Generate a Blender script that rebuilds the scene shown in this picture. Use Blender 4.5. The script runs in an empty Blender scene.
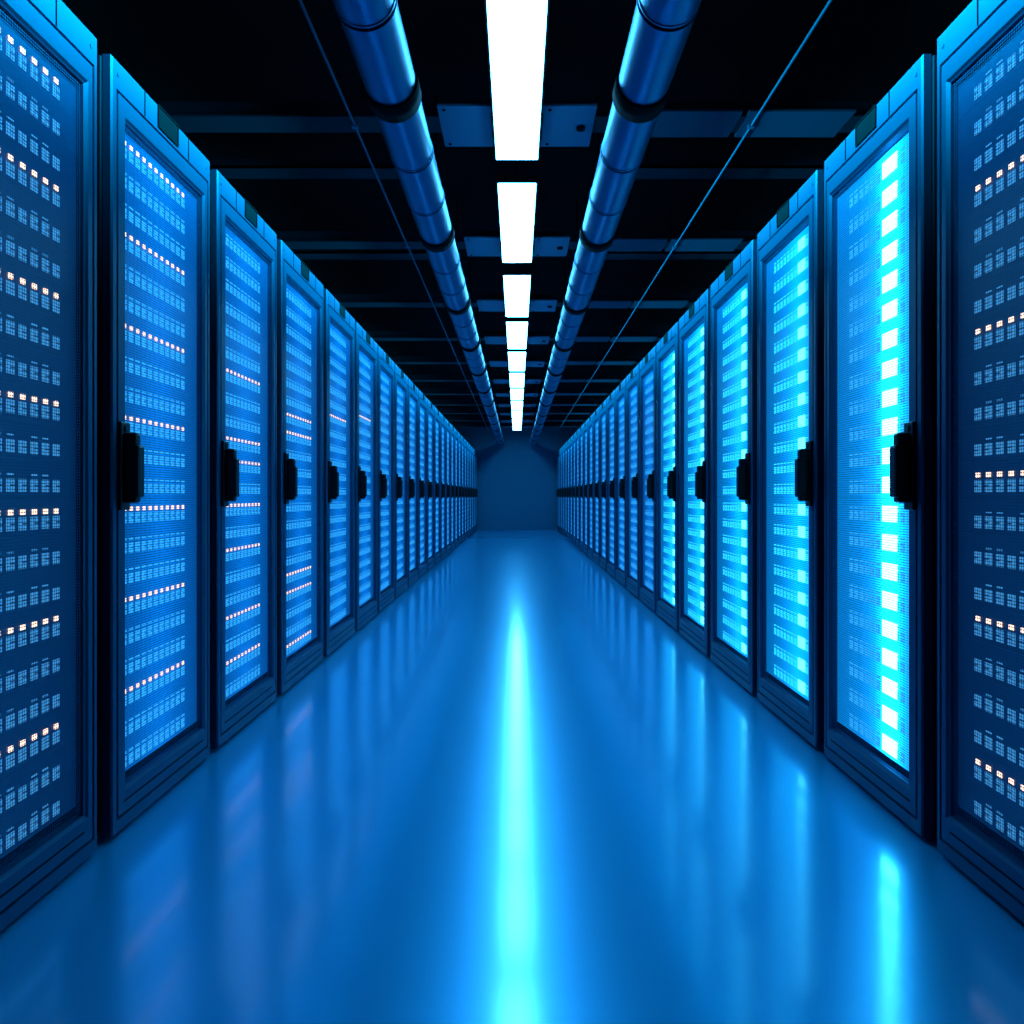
import bpy, bmesh, math, random
from mathutils import Vector, Matrix
random.seed(7)
scene = bpy.context.scene
scene.view_settings.view_transform = 'Standard'
scene.view_settings.look = 'None'
COL = scene.collection

# ------------------------------------------------------------ materials
def new_mat(name):
    m = bpy.data.materials.new(name); m.use_nodes = True
    nt = m.node_tree
    b = nt.nodes.get('Principled BSDF')
    return m, nt, b

def simple(name, col, rough=0.5, metal=0.0, em=None, es=0.0, noise=0.0, nscale=20, spec=0.5):
    m, nt, b = new_mat(name)
    b.inputs['Base Color'].default_value = (*col, 1)
    b.inputs['Roughness'].default_value = rough
    b.inputs['Metallic'].default_value = metal
    b.inputs['Specular IOR Level'].default_value = spec
    if em:
        b.inputs['Emission Color'].default_value = (*em, 1)
        b.inputs['Emission Strength'].default_value = es
    if noise > 0:
        tc = nt.nodes.new('ShaderNodeTexCoord')
        n = nt.nodes.new('ShaderNodeTexNoise'); n.inputs['Scale'].default_value = nscale
        n.inputs['Detail'].default_value = 4
        nt.links.new(tc.outputs['Object'], n.inputs['Vector'])
        mr = nt.nodes.new('ShaderNodeMapRange')
        mr.inputs['To Min'].default_value = max(0.02, rough - noise)
        mr.inputs['To Max'].default_value = rough + noise
        nt.links.new(n.outputs['Fac'], mr.inputs['Value'])
        nt.links.new(mr.outputs['Result'], b.inputs['Roughness'])
    return m

M_frame = simple('painted_blue_steel', (0.002, 0.062, 0.13), 0.40, 0.35, noise=0.05, spec=0.3)
M_shell = simple('dark_steel_shell', (0.002, 0.010, 0.03), 0.5, 0.4, noise=0.06)
M_black = simple('black_plastic', (0.001, 0.0015, 0.003), 0.8, spec=0.08)
M_grip = simple('black_grip', (0.003, 0.005, 0.01), 0.4, spec=0.3)
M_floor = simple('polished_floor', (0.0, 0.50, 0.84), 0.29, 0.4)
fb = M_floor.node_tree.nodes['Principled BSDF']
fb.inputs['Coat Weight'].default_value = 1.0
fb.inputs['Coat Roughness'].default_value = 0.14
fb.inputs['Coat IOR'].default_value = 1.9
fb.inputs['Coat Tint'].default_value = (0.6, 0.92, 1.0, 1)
M_wall = simple('dark_wall', (0.002, 0.004, 0.008), 0.85, noise=0.05, spec=0.1)
M_back = simple('end_wall_paint', (0.012, 0.12, 0.20), 0.8, noise=0.05)
M_ceil = simple('black_ceiling', (0.001, 0.002, 0.003), 0.9, noise=0.05, spec=0.1)
M_beam = simple('beam_steel', (0.002, 0.010, 0.020), 0.6, 0.1, noise=0.05, spec=0.25)
M_cover = simple('beam_cover_steel', (0.004, 0.04, 0.08), 0.55, 0.2, noise=0.05)
M_plate = simple('mounting_plate', (0.010, 0.11, 0.20), 0.5, 0.2, noise=0.05)
M_pipe = simple('brushed_pipe', (0.002, 0.12, 0.24), 0.36, 0.95)
M_light = simple('lit_diffuser', (0.8, 0.9, 1), 0.4, 0, em=(0.085, 0.55, 1.0), es=25)

def face_mat(name, base, emc, es, yc=None, ysig=0.1, floor_=0.25):
    """backlit acrylic server fascia, brighter near its light guide"""
    m, nt, b = new_mat(name)
    b.inputs['Base Color'].default_value = (*base, 1)
    b.inputs['Roughness'].default_value = 0.4
    b.inputs['Emission Color'].default_value = (*emc, 1)
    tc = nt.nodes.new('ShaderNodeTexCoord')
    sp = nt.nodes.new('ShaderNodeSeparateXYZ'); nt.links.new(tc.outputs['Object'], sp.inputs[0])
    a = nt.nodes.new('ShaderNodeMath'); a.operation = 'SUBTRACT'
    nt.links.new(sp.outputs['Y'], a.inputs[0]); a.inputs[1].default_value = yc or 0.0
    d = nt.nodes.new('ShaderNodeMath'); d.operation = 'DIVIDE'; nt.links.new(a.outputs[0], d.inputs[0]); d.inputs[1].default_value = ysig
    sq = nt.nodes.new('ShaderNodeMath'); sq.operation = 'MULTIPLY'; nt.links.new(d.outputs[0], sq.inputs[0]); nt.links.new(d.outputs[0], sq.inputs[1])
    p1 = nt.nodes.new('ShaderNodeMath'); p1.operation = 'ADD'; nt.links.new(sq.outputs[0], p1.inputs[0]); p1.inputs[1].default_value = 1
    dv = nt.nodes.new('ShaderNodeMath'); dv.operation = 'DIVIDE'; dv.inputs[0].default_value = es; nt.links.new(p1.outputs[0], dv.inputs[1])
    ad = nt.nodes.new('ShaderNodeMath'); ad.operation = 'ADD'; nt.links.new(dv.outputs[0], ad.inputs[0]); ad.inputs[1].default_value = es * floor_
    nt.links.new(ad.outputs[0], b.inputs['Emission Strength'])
    return m

F_dark = face_mat('fascia_dim', (0.005, 0.03, 0.1), (0.002, 0.065, 0.22), 0.28, 0.0, 0.2)
F_mid = face_mat('fascia_blue', (0.005, 0.05, 0.15), (0.001, 0.20, 0.80), 1.0, 0.0, 0.16, 0.15)
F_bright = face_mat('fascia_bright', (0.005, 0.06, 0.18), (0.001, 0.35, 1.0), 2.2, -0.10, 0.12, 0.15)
F_hot = face_mat('fascia_hot', (0.005, 0.06, 0.18), (0.003, 0.34, 1.0), 8.0, -0.10, 0.05, 0.07)  # halo around the LED column, painted into the fascia as emission
B_dim = simple('bay_dim', (0.05, 0.2, 0.35), 0.4, em=(0.06, 0.34, 0.72), es=0.75)
B_mid = simple('bay_blue', (0.05, 0.2, 0.4), 0.4, em=(0.03, 0.44, 1.0), es=1.15)
B_bright = simple('bay_cyan', (0.05, 0.3, 0.5), 0.4, em=(0.02, 0.62, 1.0), es=1.8)
L_blue = simple('led_blue', (0.2, 0.4, 0.6), 0.4, em=(0.08, 0.78, 1.0), es=5)
L_warm = simple('led_warm', (0.6, 0.4, 0.3), 0.4, em=(1.0, 0.66, 0.5), es=2.0)
L_hot = simple('led_panel_cyan', (0.4, 0.7, 0.8), 0.4, em=(0.09, 0.80, 1.0), es=16)

def mesh_mat():
    m, nt, b = new_mat('perforated_door_mesh')
    b.inputs['Base Color'].default_value = (0.003, 0.06, 0.16, 1)
    b.inputs['Metallic'].default_value = 0.5
    b.inputs['Roughness'].default_value = 0.45
    tc = nt.nodes.new('ShaderNodeTexCoord')
    sp = nt.nodes.new('ShaderNodeSeparateXYZ'); nt.links.new(tc.outputs['Object'], sp.inputs[0])
    outs = []
    for ax in ('Y', 'Z'):
        mu = nt.nodes.new('ShaderNodeMath'); mu.operation = 'MULTIPLY'; nt.links.new(sp.outputs[ax], mu.inputs[0]); mu.inputs[1].default_value = math.pi / 0.0075
        si = nt.nodes.new('ShaderNodeMath'); si.operation = 'SINE'; nt.links.new(mu.outputs[0], si.inputs[0])
        outs.append(si)
    pr = nt.nodes.new('ShaderNodeMath'); pr.operation = 'MULTIPLY'
    nt.links.new(outs[0].outputs[0], pr.inputs[0]); nt.links.new(outs[1].outputs[0], pr.inputs[1])
    ab = nt.nodes.new('ShaderNodeMath'); ab.operation = 'ABSOLUTE'; nt.links.new(pr.outputs[0], ab.inputs[0])
    gt = nt.nodes.new('ShaderNodeMath'); gt.operation = 'GREATER_THAN'; nt.links.new(ab.outputs[0], gt.inputs[0]); gt.inputs[1].default_value = 0.22
    tr = nt.nodes.new('ShaderNodeBsdfTransparent')
    mx = nt.nodes.new('ShaderNodeMixShader')
    nt.links.new(gt.outputs[0], mx.inputs[0])
    nt.links.new(b.outputs[0], mx.inputs[1]); nt.links.new(tr.outputs[0], mx.inputs[2])
    nt.links.new(mx.outputs[0], nt.nodes['Material Output'].inputs['Surface'])
    return m
M_mesh = mesh_mat()

# ------------------------------------------------------------ mesh helpers
def box(bm, x0, x1, y0, y1, z0, z1, mi=0, bev=0.0):
    g = bmesh.ops.create_cube(bm, size=1.0)
    vs = g['verts']
    for v in vs:
        v.co = Vector(((x0 + x1) / 2 + v.co.x * abs(x1 - x0), (y0 + y1) / 2 + v.co.y * abs(y1 - y0), (z0 + z1) / 2 + v.co.z * abs(z1 - z0)))
    fs = set(f for v in vs for f in v.link_faces)
    for f in fs: f.material_index = mi
    if bev > 0:
        es = list(set(e for v in vs for e in v.link_edges))
        r = bmesh.ops.bevel(bm, geom=es, offset=bev, segments=2, affect='EDGES', profile=0.5)
        for f in r['faces']: f.material_index = mi

def rect_loft(bm, rects, sgn, cap0=False, cap1=False, close=False, mi=0):
    """rects: (y0,y1,z0,z1,d); d = distance toward the aisle"""
    loops = []
    for (y0, y1, z0, z1, d) in rects:
        x = sgn * d
        loops.append([bm.verts.new((x, y0, z0)), bm.verts.new((x, y1, z0)), bm.verts.new((x, y1, z1)), bm.verts.new((x, y0, z1))])
    n = len(loops)
    for i in range(n if close else n - 1):
        a, b = loops[i], loops[(i + 1) % n]
        for k in range(4):
            f = bm.faces.new((a[k], a[(k + 1) % 4], b[(k + 1) % 4], b[k])); f.material_index = mi
    if cap0: bm.faces.new(loops[0]).material_index = mi
    if cap1: bm.faces.new(loops[-1]).material_index = mi

def cyl(bm, p0, p1, r, seg=24, mi=0, caps=True):
    p0 = Vector(p0); p1 = Vector(p1); d = p1 - p0
    q = d.to_track_quat('Z', 'Y').to_matrix().to_4x4()
    g = bmesh.ops.create_cone(bm, cap_ends=caps, segments=seg, radius1=r, radius2=r, depth=d.length,
                              matrix=Matrix.Translation((p0 + p1) / 2) @ q)
    for f in set(f for v in g['verts'] for f in v.link_faces):
        f.material_index = mi
        if len(f.verts) == 4: f.smooth = True

def finish(bm, name, mats):
    bmesh.ops.recalc_face_normals(bm, faces=bm.faces[:])
    me = bpy.data.meshes.new(name); bm.to_mesh(me); bm.free()
    for m in mats: me.materials.append(m)
    return me

def obj(name, me, parent=None, loc=(0, 0, 0), **props):
    o = bpy.data.objects.new(name, me); COL.objects.link(o); o.location = loc
    if parent: o.parent = parent
    for k, v in props.items(): o[k] = v
    return o

# ------------------------------------------------------------ rack meshes
H = 2.183; NU = 21; Z0 = 0.155; PITCH = (H - 0.155 - 0.160) / NU
cache = {}
def rack_meshes(s, W):
    key = (s, W)
    if key in cache: return cache[key]
    g = -s; a, b = -W / 2, W / 2
    r = {}
    # cabinet body: open-fronted shell on plinth
    bm = bmesh.new()
    rect_loft(bm, [(a + .022, b - .022, .06, H - .03, -.95), (a + .022, b - .022, .06, H - .03, -.010), (a + .004, b - .004, .035, H - .006, -.010),
                   (a, b, .03, H - .003, -.016), (a, b, .03, H - .003, -.99), (a + .006, b - .006, .036, H - .009, -1.0)], g, cap0=True, cap1=True)
    box(bm, g * -.04, g * -.96, a + .03, b - .03, 0.0, .035, 0)
    # rack rails
    for yy in (a + .022, b - .034):
        box(bm, g * -.60, g * -.62, yy, yy + .012, .07, H - .04)
    r['body'] = finish(bm, 'cabinet_body', [M_shell])
    # door frame
    bm = bmesh.new()
    d = .018
    wi = (a + .075, b - .052, .130, H - .15)
    def ins(rc, t): return (rc[0] + t, rc[1] - t, rc[2] + t, rc[3] - t)
    o_ = (a, b, .012, H)
    gr = (a + .022, b - .016, .05, H - .082)
    rect_loft(bm, [(*o_, -.008), (*o_, d - .005), (*ins(o_, .005), d), (*gr, d), (*ins(gr, .0015), d - .009), (*ins(gr, .007), d - .009), (*ins(gr, .0085), d),
                   (*ins(wi, -.010), d), (*ins(wi, -.004), d - .005), (*ins(wi, 0), d - .007), (*ins(wi, .002), -.008)], g, close=True)
    # small corner screws and hinge seams on the top strip
    for yy in (a + .03, b - .03):
        cyl(bm, (g * d, yy, H - .04), (g * (d + .002), yy, H - .04), .006, 10)
    for yy in (a + .17, b - .17):
        box(bm, g * (d - .001), g * (d + .0015), yy - .002, yy + .002, H - .08, H - .006, 1)
    # bottom vent line
    box(bm, g * (d - .001), g * (d + .001), a + .06, b - .06, .088, .092, 1)
    r['door'] = finish(bm, 'door', [M_frame, M_black])
    # perforated sheet
    bm = bmesh.new()
    x = g * .006
    vs = [bm.verts.new(c) for c in ((x, wi[0], wi[2]), (x, wi[1], wi[2]), (x, wi[1], wi[3]), (x, wi[0], wi[3]))]
    bm.faces.new(vs)
    r['mesh'] = finish(bm, 'door_mesh', [M_mesh])
    # handle: plate + waisted grip
    bm = bmesh.new()
    y = a + .052; zc = 1.045
    box(bm, g * (d - .002), g * (d + .010), y - .024, y + .024, zc - .125, zc + .125, 0, .004)
    box(bm, g * (d + .006), g * (d + .046), y - .014, y + .016, zc - .105, zc + .095, 0, .008)
    box(bm, g * (d + .012), g * (d + .055), y - .018, y + .020, zc - .090, zc + .06, 0, .008)
    cyl(bm, (g * (d + .008), y, zc + .107), (g * (d + .014), y, zc + .107), .009, 14)
    r['handle'] = finish(bm, 'handle', [M_grip])
    # latch slot in the top strip
    bm = bmesh.new()
    so = (-.065, .065, H - .072, H - .002)
    rect_loft(bm, [(*so, d - .002), (*so, d + .004), (*ins(so, .003), d + .004), (*ins(so, .004), d + .001)], g, cap1=True)
    r['slot'] = finish(bm, 'latch_slot', [M_black])
    cache[key] = r
    return r

ucache = {}
def unit_mesh(s, W, kind, warm, stack=False):
    key = (s, W, kind, warm, stack)
    if key in ucache: return ucache[key]
    g = -s; a, b = -W / 2, W / 2
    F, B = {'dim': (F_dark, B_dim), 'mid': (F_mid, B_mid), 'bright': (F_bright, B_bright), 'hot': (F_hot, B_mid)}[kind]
    mats = [M_shell, F, B, L_warm, L_hot, L_blue]
    bm = bmesh.new()
    for u in range(NU if stack else 1):
        z = u * PITCH
        ph = PITCH
        box(bm, g * -.02, g * -.55, a + .04, b - .04, z + .003, z + ph - .003, 0)
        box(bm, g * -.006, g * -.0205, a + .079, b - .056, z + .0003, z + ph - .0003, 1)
        n = 11
        ya = a + .086; yb = ya + (W - .13) * (.86 if kind == 'dim' else .80); st = (yb - ya) / n
        for i in range(n):
            y = ya + i * st
            # drive bay: two tall thin cells with a cap, like a small caddy
            c = -.0045
            box(bm, g * c, g * -.0065, y + st * .14, y + st * .42, z + .014, z + .044, 2)
            box(bm, g * c, g * -.0065, y + st * .50, y + st * .78, z + .014, z + .027, 2)
            box(bm, g * c, g * -.0065, y + st * .50, y + st * .78, z + .031, z + .044, 2)
            if warm:
                box(bm, g * (c + .001), g * -.0065, y + st * .28, y + st * .64, z + .050, z + .062, 3)
            elif kind != 'dim':
                box(bm, g * c, g * -.0065, y + st * .14, y + st * .78, z + .052, z + .058, 2)
            elif i % 3 != 1:
                box(bm, g * c, g * -.0065, y + st * .2, y + st * .7, z + .052, z + .056, 2)
        if kind == 'hot':
            yc = -.10
            box(bm, g * -.003, g * -.0065, yc - .042, yc + .042, z + .014, z + .064, 4)
        if kind == 'bright':
            yc = a + .19
            box(bm, g * -.0035, g * -.0065, yc - .032, yc + .032, z + .016, z + .060, 5)
    me = finish(bm, 'server_stack' if stack else 'server_unit', mats)
    ucache[key] = me
    return me

def make_rack(idx, s, y0, W, kind):
    r = rack_meshes(s, W)
    e = bpy.data.objects.new('server_rack', None); COL.objects.link(e)
    e.empty_display_size = 0.2
    e.location = (s * 1.138, y0 + W / 2, 0)
    lab = {'dim': 'blue steel server cabinet with dim mesh door and pale indicator lights',
           'mid': 'blue steel server cabinet with blue-lit mesh door and black handle',
           'bright': 'blue steel server cabinet with brightly cyan-lit mesh door',
           'hot': 'server cabinet with glowing white-cyan light column behind mesh door'}[kind]
    e['label'] = lab; e['category'] = 'server rack'; e['group'] = 'server cabinets lining the aisle'
    obj('cabinet_body', r['body'], e)
    dr = obj('door', r['door'], e)
    obj('door_mesh', r['mesh'], dr)
    obj('handle', r['handle'], dr, label='black door handle')
    obj('latch_slot', r['slot'], dr)
    if idx < 10:
        for u in range(NU):
            if s < 0:
                warm = (u % 3 == 2) if idx < 2 else (random.random() < (0, 0, .22, .15, .06, .03, 0, 0, 0, 0)[idx])
            else:
                warm = idx == 0 and (u % 4 == 1)
            obj('server_unit', unit_mesh(s, W, kind, warm), e, (0, 0, Z0 + u * PITCH))
    else:
        obj('server_stack', unit_mesh(s, W, kind, False, True), e, (0, 0, Z0), kind='stuff')

starts = [(1.241, .63), (1.936, .62), (2.622, .645), (3.336, .72), (4.126, .72)]
y = 4.126
while len(starts) < 24:
    y += .78; starts.append((y, .72))
for s in (-1, 1):
    for i, (y0, W) in enumerate(starts):
        if s < 0: kind = 'dim' if i == 0 else 'mid'
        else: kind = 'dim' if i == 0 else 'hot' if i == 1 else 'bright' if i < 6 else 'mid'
        make_rack(i, s, y0, W, kind)
YEND = starts[-1][0] + .72 + .12

# ------------------------------------------------------------ room
def slab(name, x0, x1, y0, y1, z0, z1, mat):
    bm = bmesh.new(); box(bm, x0, x1, y0, y1, z0, z1)
    return obj(name, finish(bm, name, [mat]), kind='structure')
XW = 2.35; CZ = 3.15
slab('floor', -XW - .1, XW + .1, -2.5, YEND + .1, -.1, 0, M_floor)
slab('ceiling', -XW - .1, XW + .1, -2.5, YEND + .1, CZ, CZ + .1, M_ceil)
slab('wall_left', -XW - .1, -XW, -2.5, YEND + .1, 0, CZ, M_wall)
slab('wall_right', XW, XW + .1, -2.5, YEND + .1, 0, CZ, M_wall)
slab('wall_back', -XW, XW, YEND, YEND + .1, 0, CZ, M_back)

# ------------------------------------------------------------ luminaires
lum = [(2.38, 3.645), (3.94, 5.25), (5.59, 6.84), (7.08, 8.33)]
y = 8.56
while y + 1.24 < YEND - .2:
    lum.append((y, y + 1.24)); y += 1.48
LZ = .96 + 1.75; lw = .108
for (y0, y1) in lum:
    e = bpy.data.objects.new('ceiling_light', None); COL.objects.link(e)
    e.location = (0, (y0 + y1) / 2, LZ)
    e['label'] = 'long rectangular glowing white-blue ceiling light panel'; e['category'] = 'ceiling light'; e['group'] = 'row of ceiling light panels'
    L = (y1 - y0) / 2
    bm = bmesh.new(); box(bm, -lw, lw, -L, L, 0, .012, 0, .003)
    obj('diffuser', finish(bm, 'diffuser', [M_light]), e)
    bm = bmesh.new(); box(bm, -lw - .01, lw + .01, -L - .01, L + .01, .0125, .055, 0, .004)
    for yy in (-L + .2, L - .2):
        cyl(bm, (0, yy, .05), (0, yy, CZ - LZ), .006, 10)
    obj('housing', finish(bm, 'housing', [M_black]), e)

# mounting plates + cross beams
bz = LZ + .085
beam_y = [3.46]
for k in range(len(lum) - 1):
    beam_y.append(lum[k + 1][1] - .12)
for k, yb in enumerate(beam_y):
    bm = bmesh.new()
    box(bm, -XW + .002, XW - .002, yb - .05, yb + .05, bz + .012, bz + .09, 0, .004)
    box(bm, -XW + .002, XW - .002, yb - .075, yb + .075, bz, bz + .012, 0)
    # flat cover strips screwed to the flange
    for (xa, xb) in ((.66, 1.08), (1.11, 1.62)):
        box(bm, xa, xb, yb - .12, yb + .12, bz - .001, bz + .0115, 1, .002)
    o = obj('ceiling_beam', finish(bm, 'ceiling_beam', [M_beam, M_cover]), label='dark steel beam spanning the ceiling', category='beam', group='ceiling cross beams')
    bm = bmesh.new()
    pz = bz - .014
    for (xa, xb) in ((-.375, -.125), (.125, .375)):
        box(bm, xa, xb, yb - .19, yb + .19, pz, pz + .013, 0, .002)
        if xa > 0: cyl(bm, (xb - .06, yb, pz - .01), (xb - .06, yb, pz + .002), .022, 16, 1)
        for cy in (-.16, .16):
            cyl(bm, (xa + .03, yb + cy, pz - .004), (xa + .03, yb + cy, pz + .002), .008, 10, 1)
    box(bm, -.13, .13, yb - .19, yb - .13, pz, pz + .013, 0)
    box(bm, -.13, .13, yb + .13, yb + .19, pz, pz + .013, 0)
    obj('mounting_plate', finish(bm, 'mounting_plate', [M_plate, M_black]), label='flat blue-grey mounting plate under a ceiling beam', category='mounting plate', group='mounting plates')

# secondary cable trays across (dim), farther up
yb = 4.2; k = 0
while yb < YEND - .5:
    for (xa, xb) in ((-XW + .002, -.5), (.5, XW - .002)):
        bm = bmesh.new()
        box(bm, xa, xb, yb, yb + .16, 2.93, 2.945)
        box(bm, xa, xb, yb, yb + .01, 2.93, 2.98)
        box(bm, xa, xb, yb + .15, yb + .16, 2.93, 2.98)
        for xx in (xa + .3, xb - .3):
            cyl(bm, (xx, yb + .08, 2.94), (xx, yb + .08, CZ), .006, 8)
        obj('cable_tray', finish(bm, 'cable_tray', [M_beam]), label='dark metal cable tray hung across the ceiling', category='cable tray', group='ceiling cable trays')
    yb += 1.48

# ------------------------------------------------------------ pipes
PZ = .96 + 1.45; PR = .09
for s in (-1, 1):
    e = bpy.data.objects.new('duct_pipe', None); COL.objects.link(e)
    e.location = (s * .444, 1.0, PZ)
    e['label'] = 'long shiny blue metal pipe with dark couplings below the ceiling'; e['category'] = 'pipe'; e['group'] = 'overhead pipes'
    bm = bmesh.new()
    # lathe profile along y with seams
    prof = []
    yend = YEND - .01
    seams = []
    base = 2.49 - 1.35
    q = base
    while q < yend: seams.append(q); q += .45
    prof.append((seams[0], PR, 0))
    for q in seams[1:]:
        prof += [(q - .016, PR, 0), (q - .014, PR + .003, 0), (q - .008, PR + .003, 0), (q - .007, PR - .006, 1), (q + .007, PR - .006, 0), (q + .008, PR + .003, 0), (q + .014, PR + .003, 0), (q + .016, PR, 0)]
    prof.append((yend, PR, 0))
    seg = 40; rings = []
    for (py, pr, _) in prof:
        rings.append([bm.verts.new((pr * math.cos(2 * math.pi * t / seg), py - 1.0, pr * math.sin(2 * math.pi * t / seg))) for t in range(seg)])
    sharp = []
    for i in range(len(rings) - 1):
        for t in range(seg):
            f = bm.faces.new((rings[i][t], rings[i][(t + 1) % seg], rings[i + 1][(t + 1) % seg], rings[i + 1][t])); f.smooth = True
            f.material_index = prof[i][2]
    for rg in rings:
        for t in range(seg):
            ed = bm.edges.get((rg[t], rg[(t + 1) % seg]))
            if ed: ed.smooth = False
    bm.faces.new(rings[0]); bm.faces.new(rings[-1])
    obj('pipe_run', finish(bm, 'pipe_run', [M_pipe, M_black]), e)
    cm = None
    q = base + 1.35
    while q < yend - .1:
        if cm is None:
            bm = bmesh.new()
            cyl(bm, (0, -.05, 0), (0, .05, 0), PR + .008, 40, 0)
            box(bm, -.02, .02, -.015, .015, PR, PR + .04, 0, .004)
            cyl(bm, (0, 0, PR + .03), (0, 0, CZ - PZ), .006, 10)
            cm = finish(bm, 'coupling', [M_black])
        obj('coupling', cm, e, (0, q - 1.0, 0), label='black coupling band with hanger rod')
        q += 1.35

# conduits under the beams
for X in (-.80, 1.156):
    bm = bmesh.new()
    cyl(bm, (0, 0, 0), (0, YEND - 1.6, 0), .006, 12)
    for yb in beam_y:
        box(bm, -.014, .014, yb - 1.6 - .012, yb - 1.6 + .012, -.008, .0085, 0)
        cyl(bm, (0, yb - 1.6 + .15, 0), (0, yb - 1.6 + .15, CZ - bz + .008), .003, 8, 1)
    obj('conduit', finish(bm, 'conduit', [M_plate, M_black]), loc=(X, 1.6, bz - .008), label='thin metal conduit clipped under the ceiling beams', category='conduit', group='ceiling conduits')

# ------------------------------------------------------------ added area lights with no fitting, to brighten the rack tops
for s in (-1, 1):
    ld = bpy.data.lights.new('added_rack_wash', 'AREA'); ld.shape = 'RECTANGLE'
    ll = YEND - 1.2 - 1.2
    ld.size = .06; ld.size_y = ll
    ld.color = (0.0, 0.62, 1.0); ld.energy = 620; ld.spread = math.radians(94)
    lo = bpy.data.objects.new('added_rack_wash', ld); COL.objects.link(lo)
    lo.location = (s * .60, 1.1 + ll / 2, 2.56)
    t = math.radians(18)
    dirv = Vector((s * math.cos(t), 0, -math.sin(t)))
    z = -dirv; yv = Vector((0, 1, 0)); xv = yv.cross(z)
    lo.rotation_euler = Matrix((xv, yv, z)).transposed().to_euler()

# ------------------------------------------------------------ world, camera
w = bpy.data.worlds.new('world'); scene.world = w; w.use_nodes = True
w.node_tree.nodes['Background'].inputs[0].default_value = (0.0, 0.02, 0.06, 1)
w.node_tree.nodes['Background'].inputs[1].default_value = 0.1

cam = bpy.data.cameras.new('camera'); co = bpy.data.objects.new('camera', cam); COL.objects.link(co)
co.location = (0, 0, .96); co.rotation_euler = (math.radians(90), 0, 0)
cam.sensor_width = 36; cam.lens = 700 / 1024 * 36
cam.shift_x = -5 / 1024; cam.shift_y = -16 / 1024
cam.clip_start = .02; cam.clip_end = 100
scene.camera = co
